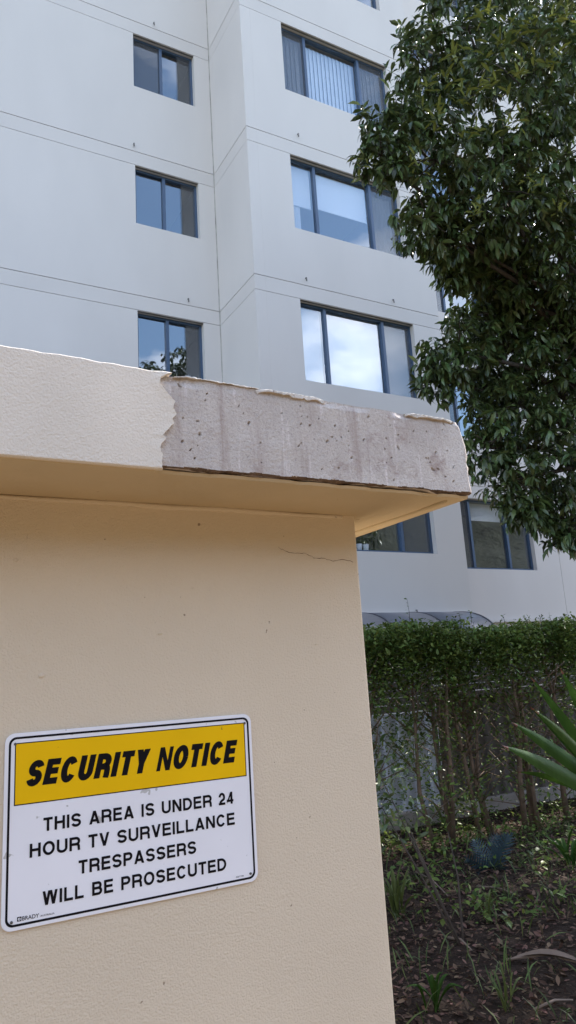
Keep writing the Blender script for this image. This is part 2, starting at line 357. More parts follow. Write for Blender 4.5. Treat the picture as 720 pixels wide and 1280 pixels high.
# flakes of render clinging to the top arris
def remnant(xa, xb, hmax, seed, yo=.004):
    n = max(10, int((xb-xa)/.003)); r = np.random.default_rng(seed); v = []; f = []
    hs = hmax*(.45+.75*np.clip(tile_noise(np.linspace(xa, xb, n), np.zeros(n), seed, 5, 45)+.3, 0, 1.2)); hs[0] = hs[-1] = .0005
    for i in range(n):
        x = xa+(xb-xa)*i/(n-1); tp_ = min(1, i/8, (n-1-i)/8); zt = top_z(x)-.0015+(.0035+.0012*r.random())*tp_
        hh = hs[i]
        yo_ = yo*min(1, hmax/.009)*tp_; v += [(x, FY-yo_-.001*r.random()*tp_, zt-hh), (x, FY-yo_-.0005, zt-.002), (x, FY-.001, zt), (x, FY+.09, zt+.002), (x, FY+.005, zt-hh)]
    for i in range(n-1):
        for k in range(3): a = i*5+k; f.append((a, a+5, a+6, a+1))
        f.append((i*5+4, i*5+9, i*5+5, i*5))
    me = mesh('render_flake', v, f); obj('render_flake', me, 'remnant', slab)
for args in ((.428, .61, .0028, 41), (.585, .735, .012, 42), (.925, 1.055, .009, 45)): remnant(*args)
# thin crack running to the wall corner
def ribbon(pts, wid, y, name, parent, m='crack'):
    v = []; f = []
    for i, (x, z) in enumerate(pts):
        ww = wid*(.5+.8*random.random()); v += [(x, y, z-ww/2), (x, y, z+ww/2)]
    for i in range(len(pts)-1): f.append((2*i, 2*i+2, 2*i+3, 2*i+1))
    return obj(name, mesh(name, v, f), m, parent)
cp = [(348, 684), (356, 689), (366, 692), (380, 691), (392, 697), (404, 698), (416, 702), (428, 700), (444.5, 703)]; pts = []
for a, b_ in zip(cp[:-1], cp[1:]):
    for k in range(5):
        q = at(a[0]+(b_[0]-a[0])*k/5, a[1]+(b_[1]-a[1])*k/5+random.uniform(-.8, .8), WY); pts.append((min(q.x, WX-.003), q.z))
ribbon(pts, .0011, WY-.0006, 'crack', ob)
# small lumps in the render
for px, py, s in ((52, 845, .004), (200, 792, .003), (240, 735, .0025), (395, 805, .0025), (20, 700, .003)):
    q = at(px, py, WY); me = bpy.data.meshes.new('render_lump'); bm = bmesh.new(); bmesh.ops.create_icosphere(bm, subdivisions=2, radius=s)
    for vv in bm.verts: vv.co.x *= 1.6; vv.co.y *= .5; vv.co += Vector((random.uniform(-.2, .2), 0, random.uniform(-.2, .2)))*s+Vector((q.x, WY, q.z))
    bm.to_mesh(me); bm.free(); obj('render_lump', me, 'render', ob, True)

# ================================================================== SECURITY SIGN
SY = WY-.0045
sg = thing('security_sign', 'white and yellow security notice sign screwed to the cream wall', 'sign', (.425, WY, H-.36))
def rrect(x0, x1, z0, z1, r, n=8):
    out = []
    for cx, cz, a0 in ((x1-r, z1-r, 0), (x0+r, z1-r, 90), (x0+r, z0+r, 180), (x1-r, z0+r, 270)):
        for k in range(n+1): a = math.radians(a0+90*k/n); out.append((cx+r*math.cos(a), cz+r*math.sin(a)))
    return out
def plate(pts, yf, yb):
    n = len(pts); v = [(x, yf, z+H) for x, z in pts]+[(x, yb, z+H) for x, z in pts]
    f = [tuple(range(n)), tuple(range(2*n-1, n-1, -1))]+[(i, n+i, n+(i+1) % n, (i+1) % n) for i in range(n)]
    return v, f
def ring(po, pi, yf, yb):
    n = len(po); v = [(x, yf, z+H) for x, z in po]+[(x, yf, z+H) for x, z in pi]+[(x, yb, z+H) for x, z in po]+[(x, yb, z+H) for x, z in pi]; f = []
    for i in range(n): j = (i+1) % n; f += [(i, j, n+j, n+i), (i, 2*n+i, 2*n+j, j), (n+i, n+j, 3*n+j, 3*n+i)]
    return v, f
v, f = plate(rrect(.1995, .6500, -.3605, -.0605, .016), SY, WY-.0020)
me = mesh('plate', v, f); bm = bmesh.new(); bm.from_mesh(me); bmesh.ops.recalc_face_normals(bm, faces=bm.faces[:])
bmesh.ops.bevel(bm, geom=[e for e in bm.edges if e.calc_face_angle(0) > 1 and e.verts[0].co.y < WY-.004], offset=.0008, segments=2, affect='EDGES'); bm.to_mesh(me); bm.free()
obj('plate', me, 'plate', sg)
v, f = ring(rrect(.2055, .6440, -.3545, -.0665, .012), rrect(.2090, .6405, -.3510, -.0700, .0095), SY-.0004, SY)
obj('border', mesh('border', v, f), 'black', sg)
q4 = lambda x0, x1, z0, z1: [(x1, z1), (x0, z1), (x0, z0), (x1, z0)]
v, f = ring(q4(.2152, .6352, -.1742, -.0762), q4(.2168, .6336, -.1726, -.0778), SY-.0004, SY); obj('panel_outline', mesh('panel_outline', v, f), 'black', sg)
v, f = plate(q4(.2168, .6336, -.1726, -.0778), SY-.0003, SY); obj('yellow_panel', mesh('yellow_panel', v, f), 'yellow', sg)
def text(name, body, x0, x1, z0, z1, bold, parent, y=SY-.0006, shear=0, spacing=1.0, word=1.0, m='black'):
    cu = bpy.data.curves.new(name, 'FONT'); cu.body = body; cu.size = 1; cu.offset = bold; cu.shear = shear; cu.space_character = spacing; cu.space_word = word
    cu.resolution_u = 4; cu.extrude = .0
    to = bpy.data.objects.new(name, cu); COL.objects.link(to); bpy.context.view_layer.update()
    dg = bpy.context.evaluated_depsgraph_get(); me = bpy.data.meshes.new_from_object(to.evaluated_get(dg)); bpy.data.objects.remove(to); bpy.data.curves.remove(cu)
    c = np.zeros(len(me.vertices)*3); me.vertices.foreach_get('co', c); c = c.reshape(-1, 3); lo, hi = c.min(0), c.max(0)
    out = np.empty_like(c); out[:, 0] = x0+(c[:, 0]-lo[0])/(hi[0]-lo[0])*(x1-x0); out[:, 2] = H+z0+(c[:, 1]-lo[1])/(hi[1]-lo[1])*(z1-z0); out[:, 1] = y
    me.vertices.foreach_set('co', out.ravel()); me.materials.clear(); me.update(); return obj(name, me, m, parent)
def stroke_glyph(ch, w_, t):
    """grotesque capital of cap height 1 and width w_: list of convex quads"""
    Q = []; a = t/2; tv = t*1.08
    def line(pts):
        n = len(pts); L_, R_ = [], []
        for i, (x, y) in enumerate(pts):
            d0 = (x-pts[i-1][0], y-pts[i-1][1]) if i else (pts[1][0]-x, pts[1][1]-y); d1 = (pts[i+1][0]-x, pts[i+1][1]-y) if i < n-1 else d0
            l0 = math.hypot(*d0) or 1; l1 = math.hypot(*d1) or 1; n0 = (-d0[1]/l0, d0[0]/l0); n1 = (-d1[1]/l1, d1[0]/l1)
            mx_, my_ = n0[0]+n1[0], n0[1]+n1[1]; q = mx_*n0[0]+my_*n0[1] or 1; mx_, my_ = mx_/q, my_/q
            L_.append((x+mx_*a, y+my_*a)); R_.append((x-mx_*a, y-my_*a))
        for i in range(n-1): Q.append((R_[i], R_[i+1], L_[i+1], L_[i]))
    def arc(cx, cy, rx, ry, a0, a1, n=12): return [(cx+rx*math.cos(math.radians(a0+(a1-a0)*i/n)), cy+ry*math.sin(math.radians(a0+(a1-a0)*i/n))) for i in range(n+1)]
    def quad(*p): Q.append(p)
    V_ = lambda x: line([(x, 0), (x, 1)])
    Hh = lambda y, x0, x1: line([(x0, y), (x1, y)])
    if ch == 'I': V_(a)
    elif ch == 'L': V_(a); Hh(a, t, w_)
    elif ch == 'E': V_(a); Hh(a, t, w_); Hh(.52, t, w_*.93); Hh(1-a, t, w_*.98)
    elif ch == 'T': Hh(1-a, 0, w_); line([(w_/2, 0), (w_/2, 1-t)])
    elif ch == 'H': V_(a); V_(w_-a); Hh(.53, t, w_-t)
    elif ch == 'U': line([(a, 1), (a, .36)]+arc(w_/2, .34, w_/2-a, .34-a*.9, 180, 360, 16)+[(w_-a, .36), (w_-a, 1)])
    elif ch == 'V': quad((w_/2-tv*.5, 0), (w_/2+tv*.5, 0), (tv, 1), (0, 1)); quad((w_/2-tv*.5, 0), (w_/2+tv*.5, 0), (w_, 1), (w_-tv, 1))
    elif ch == 'W':
        h = w_/2+tv*.25
        for o_ in (0, w_-h): quad((o_+h/2-tv*.5, 0), (o_+h/2+tv*.5, 0), (o_+tv*.95, 1), (o_, 1)); quad((o_+h/2-tv*.5, 0), (o_+h/2+tv*.5, 0), (o_+h, 1), (o_+h-tv*.95, 1))
    elif ch == 'A': quad((0, 0), (tv, 0), (w_/2+tv*.5, 1), (w_/2-tv*.5, 1)); quad((w_-tv, 0), (w_, 0), (w_/2+tv*.5, 1), (w_/2-tv*.5, 1)); Hh(.27, w_*.24, w_*.76)
    elif ch == 'N': k_ = min(1, w_/(t*3.6)); b_ = t*k_; line_w = b_; quad((0, 0), (b_, 0), (b_, 1), (0, 1)); quad((w_-b_, 0), (w_, 0), (w_, 1), (w_-b_, 1)); quad((w_-b_*1.15, 0), (w_, 0), (b_*1.15, 1), (0, 1))
    elif ch == 'Y': line([(w_/2, 0), (w_/2, .44)]); quad((w_/2-a, .40), (w_/2+a, .40), (tv, 1), (0, 1)); quad((w_/2-a, .40), (w_/2+a, .40), (w_, 1), (w_-tv, 1))
    elif ch == 'O': line(arc(w_/2, .5, w_/2-a, .5-a*.9, 0, 360, 30))
    elif ch == 'C': line(arc(w_/2, .5, w_/2-a, .5-a*.9, 34, 326, 26))
    elif ch == 'D': V_(a); line([(t, 1-a), (w_*.42, 1-a)]+arc(w_*.42, .5, w_*.58-a, .5-a, 90, -90, 18)+[(t, a)])
    elif ch in 'PRB':
        V_(a); lo = .46 if ch != 'B' else .52; cy = (1-a+lo)/2; ry = (1-a-lo)/2; xr = w_*(.95 if ch == 'B' else 1)
        line([(t, 1-a), (xr-ry-a, 1-a)]+arc(xr-ry-a, cy, ry, ry, 90, -90, 12)+[(t, lo)])
        if ch == 'R': line([(w_*.5, lo), (w_*.68, lo-.01)]+arc(w_*.68, .28, w_*.25-a*.55, .17, 90, 0, 8)+[(w_*.95-a*.6, .1), (w_-a, 0)])
        if ch == 'B': ry = (lo-a)/2; line([(w_*.5, lo), (w_-ry-a, lo)]+arc(w_-ry-a, a+ry, ry, ry, 90, -90, 12)+[(t, a)])
    elif ch == 'S':
        ry = (1-2*a*.95)/4; cx = w_/2; rx = w_/2-a
        line(arc(cx, .5+ry, rx, ry, 12, 250, 16)+arc(cx, .5-ry, rx, ry, 70, -168, 16))
    elif ch == '2': ry = .29; line(arc(w_/2, 1-a-ry+.02, w_/2-a, ry, 175, -38, 14)+[(w_*.42, .34), (a*1.3, t*1.0)]); Hh(a, 0, w_)
    elif ch == '4': line([(w_*.72, 0), (w_*.72, 1)]); Hh(.27, 0, w_); quad((0, .27-a), (t*.9, .27), (w_*.72+a, 1), (w_*.72-a, 1))
    return Q
GW = dict(A=1.0, B=.94, C=.98, D=.97, E=.86, H=.95, L=.80, N=.96, O=1.06, P=.89, R=.97, S=.91, T=.84, U=.95, V=.93, W=1.33, Y=.93)
GW.update({'2': .74, '4': .76})
def letter(body, x0, x1, z0, z1, t, shear=0, gap=.15, space=.36):
    h = z1-z0; tot = (x1-x0)/h-shear; fixed = 0; flex = 0
    for c_ in body:
        if c_ == ' ': fixed += space
        elif c_ == 'I': fixed += t
        else: flex += GW[c_]
    fixed += gap*(len(body)-1); k = (tot-fixed)/flex; x = 0; v = []; f = []; lev = 0
    for c_ in body:
        wd = space if c_ == ' ' else (t if c_ == 'I' else GW[c_]*k)
        if c_ != ' ':
            for q in stroke_glyph(c_, wd, t):
                o_ = len(v); lev += 1
                v += [(x0+h*(x+px+shear*py), SY-.0006-.000004*(lev % 7), H+z0+h*py) for px, py in q]; f.append(tuple(range(o_, o_+4)))
        x += wd+gap
    return obj('lettering', mesh('lettering', v, f), 'black', sg)
letter('SECURITY NOTICE', .2315, .6195, -.1468, -.1065, .25, .24, .10, .26)
letter('THIS AREA IS UNDER 24', .2620, .6055, -.2195, -.1985, .195)
letter('HOUR TV SURVEILLANCE', .2410, .6065, -.2565, -.2355, .195)
letter('TRESPASSERS', .3195, .5285, -.2941, -.2731, .195)
letter('WILL BE PROSECUTED', .2620, .5860, -.3313, -.3103, .195)
v, f = plate(q4(.2235, .2300, -.3475, -.3410), SY-.0004, SY); lg = obj('logo_mark', mesh('logo_mark', v, f), 'black', sg)
v, f = ring(rrect(.2248, .2287, -.3462, -.3423, .0015, 4), rrect(.2258, .2277, -.3452, -.3433, .0009, 4), SY-.0007, SY-.0004); obj('logo_glyph', mesh('logo_glyph', v, f), 'plate', lg)
text('maker_lettering', 'BRADY', .2312, .2570, -.3472, -.3413, .008, sg)
text('maker_lettering', 'AUSTRALIA', .2590, .2810, -.3470, -.3445, .004, sg)
text('code_lettering', 'SAF 796', .6045, .6200, -.3480, -.3455, .004, sg)
for x, z in ((.2150, -.3470), (.6340, -.3455), (.2155, -.0775), (.6355, -.0775)):
    b = MB(); pts = []
    b.tube([(x, SY+.0005, z+H), (x, SY-.0016, z+H), (x, SY-.0022, z+H)], [.0023, .0023, .0012], 10); b.build('screw', 'screw', sg, True)

# ================================================================== APARTMENT BUILDING
BL, BB, BR = 11.1, 9.7, 11.1                       # depths: left wall, projecting bay, right wall
XI, XC = 5.15, 9.05                                # bay edges
ST = 2.83; HEAD0 = H+6.25; BAND = .275; GAP = .010
ap = thing('apartment_building', 'tall pale grey rendered apartment block with navy framed windows', 'building', (XI, BB, 0))
def panel_x(x0, x1, z0, z1, y, th, hole=None, name='wall_panel', m='facade'):
    if not hole: return MB().box(x0, x1, y, y+th, z0, z1).build(name, m, ap)
    a, b_, c, d = hole
    xs = [x0, a, b_, x1]; zs = [z0, c, d, z1]; v = []; f = []
    for yy in (y, y+th):
        for zz in zs:
            for xx in xs: v.append((xx, yy, zz))
    for j in range(3):
        for i in range(3):
            if i == 1 and j == 1: continue
            k = j*4+i; f.append((k, k+1, k+5, k+4)); f.append((16+k, 16+k+4, 16+k+5, 16+k+1))
    for (p_, q_) in ((5, 6), (6, 10), (10, 9), (9, 5)): f.append((q_, p_, 16+p_, 16+q_))
    for (p_, q_) in ((0, 3), (3, 15), (15, 12), (12, 0)): f.append((p_, q_, 16+q_, 16+p_))
    return obj(name, mesh(name, v, f), m, ap)
def wavy(x0, x1, z, y, along='x', h=.016):
    """recessed sealant line behind a joint"""
    if along == 'x': MB().box(x0, x1, y+.022, y+.05, z-h, z+h).build('joint_sealant', 'joint', ap)
    else: MB().box(y+.022, y+.05, x0, x1, z-h, z+h).build('joint_sealant', 'joint', ap)

def window(x0, x1, z0, z1, y, mull, style, th=.2):
    """aluminium window set back in its opening, with panes, room and blinds"""
    yf = y+.10; fr = MB(); t = .042
    fr.box(x0, x0+t, yf, yf+.08, z0, z1); fr.box(x1-t, x1, yf, yf+.08, z0, z1)
    fr.box(x0+t, x1-t, yf, yf+.08, z0, z0+t); fr.box(x0+t, x1-t, yf, yf+.08, z1-t, z1)
    for k, xm in enumerate(mull): fr.box(xm-.028, xm+.028, yf-.012, yf+.075, z0+t, z1-t)
    wn = fr.build('window', 'frame', ap)
    edges = [x0]+list(mull)+[x1]
    for i in range(len(edges)-1):
        a = edges[i]+(.042 if i == 0 else .028); b_ = edges[i+1]-(.042 if i == len(edges)-2 else .028)
        yo = yf+.03+.018*(i % 2)
        MB().box(a, b_, yo, yo+.006, z0+t, z1-t).build('pane', 'glass', wn)
        s = style.get(i, {})
        if s.get('screen'):
            MB().add([(a, yf+.012, z0+t), (b_, yf+.012, z0+t), (b_, yf+.012, z1-t), (a, yf+.012, z1-t)], [(0, 1, 2, 3)]).build('insect_screen', 'screen', wn)
        if s.get('half_screen'):
            h_ = a+(b_-a)*.55; MB().add([(h_, yf+.012, z0+t), (b_, yf+.012, z0+t), (b_, yf+.012, z1-t), (h_, yf+.012, z1-t)], [(0, 1, 2, 3)]).build('insect_screen', 'screen', wn)
        if 'blind' in s:
            zb_ = z1-t-(z1-z0-2*t)*s['blind']; bl = MB().box(a, b_, yf+.13, yf+.134, zb_, z1-t); bl.box(a, b_, yf+.125, yf+.14, zb_-.02, zb_); bl.build('roller_blind', 'blind', wn)
        if 'vertical' in s:
            n = max(3, int((b_-a)/.085)); v = []; f = []
            for k in range(n):
                xa = a+(b_-a)*k/n; dx = (b_-a)/n*1.05; o_ = len(v)
                v += [(xa, yf+.15, z0+t), (xa+dx, yf+.185, z0+t), (xa+dx, yf+.185, z1-t), (xa, yf+.15, z1-t)]; f.append((o_, o_+1, o_+2, o_+3))
            obj('vertical_blind', mesh('vertical_blind', v, f), s['vertical'], wn)
        if 'curtain' in s:
            ca, cb, ch, cm = s['curtain']; n = 24; v = []; f = []
            for k in range(n+1):
                xa = a+(b_-a)*(ca+(cb-ca)*k/n); yy = yf+.16+.022*math.sin(k*1.9); v += [(xa, yy, z0+t), (xa, yy, z0+t+(z1-z0-2*t)*ch)]
            for k in range(n): f.append((2*k, 2*k+2, 2*k+3, 2*k+1))
            obj('curtain', mesh('curtain', v, f), cm, wn, True)
    ya, yb = y+th+.002, y+th+2.4; X0, X1, Z0, Z1 = x0-.12, x1+.12, z0-.55, z1+.22
    if x0 < XI: X1 = min(X1, XI-.01)
    v = boxv(X0, X1, ya, yb, Z0, Z1)
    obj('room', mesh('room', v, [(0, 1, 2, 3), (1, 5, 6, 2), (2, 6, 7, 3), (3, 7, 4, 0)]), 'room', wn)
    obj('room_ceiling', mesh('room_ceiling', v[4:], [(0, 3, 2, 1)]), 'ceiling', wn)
    return wn
LW = (3.615, 4.82); BW = (5.995, 8.405); RW = (10.08, 12.33)
left_styles = {0: {0: {}, 1: {'half_screen': 1}}, 1: {0: {}, 1: {'half_screen': 1}}, 2: {0: {'screen': 1}, 1: {'half_screen': 1}}}
bay_styles = {-1: {0: {}, 1: {}, 2: {'screen': 1}},
              0: {0: {'blind': .93}, 1: {'blind': .93}, 2: {'screen': 1, 'blind': .97}},
              1: {0: {'blind': .56, 'curtain': (0, .55, .45, 'blind')}, 1: {'blind': .52}, 2: {'screen': 1, 'curtain': (0, 1, .95, 'curtain')}},
              2: {0: {'screen': 1, 'vertical': 'curtain'}, 1: {'vertical': 'blind'}, 2: {'screen': 1, 'vertical': 'curtain'}},
              3: {0: {}, 1: {'blind': .5}, 2: {}}}
zbase = -.05; TH = .2
for k in range(-2, 6):
    head = HEAD0+ST*k; z_lo = (HEAD0+ST*(k-1)+BAND+GAP if k > -2 else zbase); z_hi = head
    # left wall (flush with the window heads), bay, right wall
    lw = (LW[0], LW[1], head-1.165, head-.004); bw = (BW[0], BW[1], head-1.475, head-.004); rw = (RW[0], RW[1], head-1.475, head-.004)
    up_ = k >= -1
    panel_x(-12, XI-GAP, z_lo, z_hi, BL, TH, lw if up_ else None); panel_x(XI+.2, XC, z_lo, z_hi, BB, TH, bw if up_ else None)
    panel_x(XC, 13.05, z_lo, z_hi, BR, TH, rw if up_ else None); panel_x(13.05+GAP, 20, z_lo, z_hi, BR, TH)
    MB().box(XI, XI+.2-.001, BB, BL+.1, z_lo, z_hi).build('wall_panel', 'facade', ap)
    zb0, zb1 = head+GAP, head+BAND
    panel_x(-12, XI-GAP, zb0, zb1, BL+.002, TH, None, 'slab_band', 'band'); panel_x(XI+.2, XC, zb0, zb1, BB+.002, TH, None, 'slab_band', 'band')
    panel_x(XC, 20, zb0, zb1, BR+.002, TH, None, 'slab_band', 'band'); MB().box(XI+.002, XI+.199, BB+.002, BL+.1, zb0, zb1).build('slab_band', 'band', ap)
    for zz in (head+GAP/2, head+BAND+GAP/2):
        wavy(-12, XI, zz, BL); wavy(XI+.2, XC-.02, zz, BB); wavy(XC, 20, zz, BR); wavy(BB+.05, BL, zz, XI, 'y')
    if up_:
        window(*lw, BL, [4.175], left_styles.get(k, {0: {}, 1: {}})); window(*bw, BB, [6.53, 7.76], bay_styles.get(k, {}))
        window(*rw, BR, [10.66, 11.67], {0: {'screen': 1}, 1: {}, 2: {'screen': 1}} if k != -1 else {0: {'screen': 1}, 1: {'blind': .25}, 2: {}})
top = HEAD0+ST*5+BAND
MB().box(-12, 20, BL+.02, 24, top+.01, top+.4).box(XI, XC, BB-.05, BL+.02, top+.01, top+.4).build('roof', 'roof', ap)
MB().box(-12, 20, 23.6, 24, zbase, top).box(19.7, 20, BR+.21, 23.6, zbase, top).box(-12, -11.7, BL+.21, 23.6, zbase, top).build('rear_wall', 'facade', ap)
MB().box(XC-.2, XC, BB+.21, BR+.19, zbase, top).build('bay_end_wall', 'facade', ap)
# sealant down the inner corner
rr = random.Random(3); v = []; f = []; z = .2; n = 0
while z < top:
    a = .006+.01*rr.random(); v += [(XI-.013-a*.6, BL-.002, z), (XI-.001, BL-.006, z)]; z += .12
for i in range(len(v)//2-1):
    f.append((2*i, 2*i+1, 2*i+3, 2*i+2))
MT['corner'] = mat('corner_sealant', (.38, .355, .32), .9, .3, 6); obj('corner_sealant', mesh('corner_sealant', v, f), 'corner', ap)
# little weep tubes above the joints
for px, py, Y in ((192, 31, BL), (167, 182, BL), (235, 376, BL), (372, 170, BB), (382, 350, BB), (491, 377, BB), (520, 765, BB)):
    q = at(px, py, Y); b = MB(); b.tube([(q.x, Y+.01, q.z+.03), (q.x, Y-.03, q.z+.03), (q.x, Y-.035, q.z-.035)], .011, 6); b.build('weep_tube', 'joint', ap)
# projecting ledge low on the facade
MB().box(XC+.01, 20, BR-.06, BR+.01, H+.86, H+.92).build('ledge', 'facade', ap); MB().box(XI+.2, XC, BB-.05, BB+.01, H+.90, H+.95).build('ledge', 'facade', ap)
# cups on the sills
def cup(x, y, z, r, h, label):
    v = []; f = []; n = 14; prof_ = [(r*.72, 0), (r*.8, h*.1), (r, h), (r*.9, h), (r*.7, h*.12), (0.0001, h*.1)]
    for (a, b_) in prof_:
        for k in range(n): v.append((x+a*math.cos(2*math.pi*k/n), y+a*math.sin(2*math.pi*k/n), z+b_))
    for i in range(len(prof_)-1):
        for k in range(n): f.append((i*n+k, i*n+(k+1) % n, (i+1)*n+(k+1) % n, (i+1)*n+k))
    f.append(tuple(range(n-1, -1, -1)))
    tag(obj('cup', mesh('cup', v, f), 'cup', None, True), label, 'cup', 'white cups on window sills')
zs_ = HEAD0-1.165+.043
cup(4.60, BL+.24, zs_, .045, .17, 'left white cup on the sill of the lowest small window'); cup(4.70, BL+.24, zs_, .045, .16, 'right white cup on the sill of the lowest small window')
zs_ = HEAD0-ST-1.475+.043
q1 = at(450.5, 684, BB+.2); q2 = at(459, 684, BB+.2)
cup(q1.x, BB+.24, zs_, .055, .12, 'left white cup in the window just under the roof slab'); cup(q2.x, BB+.24, zs_, .055, .12, 'right white cup in the window just under the roof slab')

# ================================================================== AWNING
aw = thing('entrance_awning', 'dark curved canopy awning on the wall behind the hedge', 'awning', (7.4, BB, H+.5))
ax0, ax1 = 5.6, 8.55; arc = []
for k in range(13):
    a = math.radians(90*k/12); arc.append((BB-.02-1.05*math.sin(a), H+.44+.50*math.cos(a)))
def arc_sheet(xa, xb, name, m, off=0, th=.012):
    v = []; f = []
    for (y, z) in arc: v += [(xa, y, z+off), (xb, y, z+off), (xa, y+.004, z+off-th), (xb, y+.004, z+off-th)]
    for i in range(len(arc)-1):
        a = i*4; f += [(a, a+4, a+5, a+1), (a+2, a+3, a+7, a+6), (a, a+2, a+6, a+4), (a+1, a+5, a+7, a+3)]
    return obj(name, mesh(name, v, f), m, aw, True)
xsr = [ax0, ax0+.98, ax0+1.97, ax1]
for i in range(3): arc_sheet(xsr[i]+.018, xsr[i+1]-.018, 'canopy_sheet', 'awning')
for x in xsr: arc_sheet(x-.02, x+.02, 'rib', 'rib', .006, .03)
MB().box(ax0, ax1, BB-1.10, BB-1.06, H+.38, H+.43).build('front_rail', 'rib', aw)

# ================================================================== FENCE
FNY = 6.5
fn = thing('boundary_fence', 'brown ribbed steel fence on a concrete plinth behind the hedge', 'fence', (5.5, FNY, 0))
def ribbed(x0, x1, z0, z1, y, m, pitch=.19, depth=.035, name='sheet'):
    v = []; f = []; x = x0; prof_ = [(0, 0), (.07, 0), (.095, -depth), (.165, -depth)]; pts = []
    while x < x1:
        for a, b_ in prof_:
            if x+a <= x1: pts.append((x+a, y+b_))
        x += pitch
    for (a, b_) in pts: v += [(a, b_, z0), (a, b_, z1)]
    for i in range(len(pts)-1): f.append((2*i, 2*i+2, 2*i+3, 2*i+1))
    return obj(name, mesh(name, v, f), m, fn)
FT = H-.30; PL = .17
xj = at(546, 950, FNY).x
s = ribbed(3.6, xj-.03, PL-.05, FT-.12, FNY, 'pale_fence'); s['label'] = 'pale bluish white ribbed sheet at the left end of the fence'
xs_ = [xj+.03, xj+1.55, xj+3.1, xj+4.6, xj+6.2]
for i in range(4): ribbed(xs_[i]+.03, xs_[i+1]-.03, PL-.05, FT, FNY, 'fence')
for x in [xj]+xs_[1:]: MB().box(x-.03, x+.03, FNY-.03, FNY+.03, 0, H+.06).build('post', 'rail', fn)
for i in range(4):
    MB().box(xs_[i]+.031, xs_[i+1]-.031, FNY-.055, FNY+.02, FT-.02, FT+.05).build('rail', 'rail', fn)
    for k in range(5): MB().box(xs_[i]+.031, xs_[i+1]-.031, FNY-.02, FNY+.004, FT+.058+k*.078, FT+.130+k*.078).build('slat', 'rail', fn)
for k in range(7): MB().box(3.6, xj-.031, FNY-.02, FNY+.004, FT-.110+k*.078, FT-.038+k*.078).build('slat', 'rail', fn)
MB().box(3.6, xj+6.3, FNY-.09, FNY+.06, -.05, PL).build('plinth', 'plinth', fn, bevel=.01)

# ================================================================== FOLIAGE TOOLS
LQ = [(0, 1, 2), (0, 2, 3), (1, 4, 5, 2), (2, 5, 6, 3), (4, 7, 5), (5, 7, 6)]
def leaf_template(length, width, droop=.15, fold=.25):
    l, w_ = length, width
    return np.array([(0, 0, 0), (-w_*.42, l*.33, fold*w_*.4), (0, l*.33, 0), (w_*.42, l*.33, fold*w_*.4), (-w_*.44, l*.68, fold*w_*.4-droop*l*.25), (0, l*.68, -droop*l*.25), (w_*.44, l*.68, fold*w_*.4-droop*l*.25), (0, l, -droop*l)])
def frames(d, roll=None, rg=rng):
    """rotation matrices with local +Y along d"""
    d = d/np.linalg.norm(d, axis=1, keepdims=True); n = len(d)
    upv = np.tile([0, 0, 1.], (n, 1))+rg.normal(0, .35, (n, 3))
    xa = np.cross(d, upv); xa /= np.linalg.norm(xa, axis=1, keepdims=True)+1e-9; za = np.cross(xa, d)
    return np.stack([xa, d, za], -1)
def leaf_cloud(name, pos, d, tmpl, smin, smax, m, parent, rg=rng):
    R = frames(d, rg=rg); s = rg.uniform(smin, smax, (len(pos), 1, 1))
    v = np.einsum('nij,kj->nki', R, tmpl)*s+pos[:, None, :]
    me = fast_mesh(name, v, 8, LQ); return obj(name, me, m, parent)
def in_ball(n, rg, shell=.55):
    d = rg.normal(0, 1, (n, 3)); d /= np.linalg.norm(d, axis=1, keepdims=True); r = shell+(1-shell)*rg.random((n, 1)); r = np.where(rg.random((n, 1)) < .3, rg.random((n, 1))**.5, r); return d*r, d

# ================================================================== TREE
TR = np.random.default_rng(21)
trunk_base = Vector((8.9, 6.2, 0))
tree = thing('broadleaf_tree', 'large dark green broadleaf tree overhanging from the right', 'tree', trunk_base)
fork = trunk_base+Vector((-.3, -.1, 3.6))
blobs = [(585, 35, 5.2, .80), (535, 95, 5.5, .50), (500, 160, 5.6, .48), (478, 200, 5.5, .36), (545, 200, 5.3, .60), (655, 110, 4.7, .85), (630, 240, 5.1, .75), (535, 280, 5.6, .42), (575, 300, 5.6, .45),
         (700, 320, 5.3, .8), (620, 335, 5.8, .45), (705, 10, 5.0, 1.1), (700, 200, 5.0, .8), (565, 340, 5.9, .28),
         (575, 440, 6.2, .52), (548, 475, 6.3, .34), (640, 440, 6.3, .75), (630, 520, 6.1, .62), (700, 470, 5.9, .8), (700, 570, 5.8, .68), (610, 560, 6.1, .36), (645, 600, 6.0, .42), (700, 635, 5.9, .40), (655, 640, 6.0, .26), (712, 672, 5.8, .24), (625, 405, 6.6, .5), (598, 395, 6.3, .36), (655, 375, 6.0, .5), (705, 395, 5.8, .6), (590, 325, 5.9, .33), (610, 480, 6.3, .4), (660, 330, 5.7, .45)]
centers = [(at(a, b_, Y), r) for a, b_, Y, r in blobs]
extra = [((7.6, 5.2, 7.6), 1.3), ((8.8, 5.6, 6.3), 1.4), ((9.8, 6.2, 6.4), 1.1), ((8.9, 6.2, 4.8), 1.0), ((9.35, 4.95, 4.9), .8), ((8.3, 4.3, 4.2), .6), ((10.4, 5.6, 6.2), .9), ((8.0, 4.4, 6.0), 1.0), ((8.2, 5.4, 3.6), .7)]  # unseen crown clumps, shaped to shade and dapple the garden bed
centers += [(Vector(c_), r) for c_, r in extra]
wood = MB(); wood.tube([trunk_base, trunk_base+Vector((-.08, 0, 1.2)), trunk_base+Vector((-.2, -.1, 2.4)), fork, fork+Vector((-.2, .1, 2.2)), fork+Vector((-.5, 0, 4.6))], [.26, .2, .18, .17, .11, .05], 10)
wood.build('trunk', 'bark', tree, True)
limbs = MB(); Pp, Pd, Tw = [], [], []
yP, yD = [], []
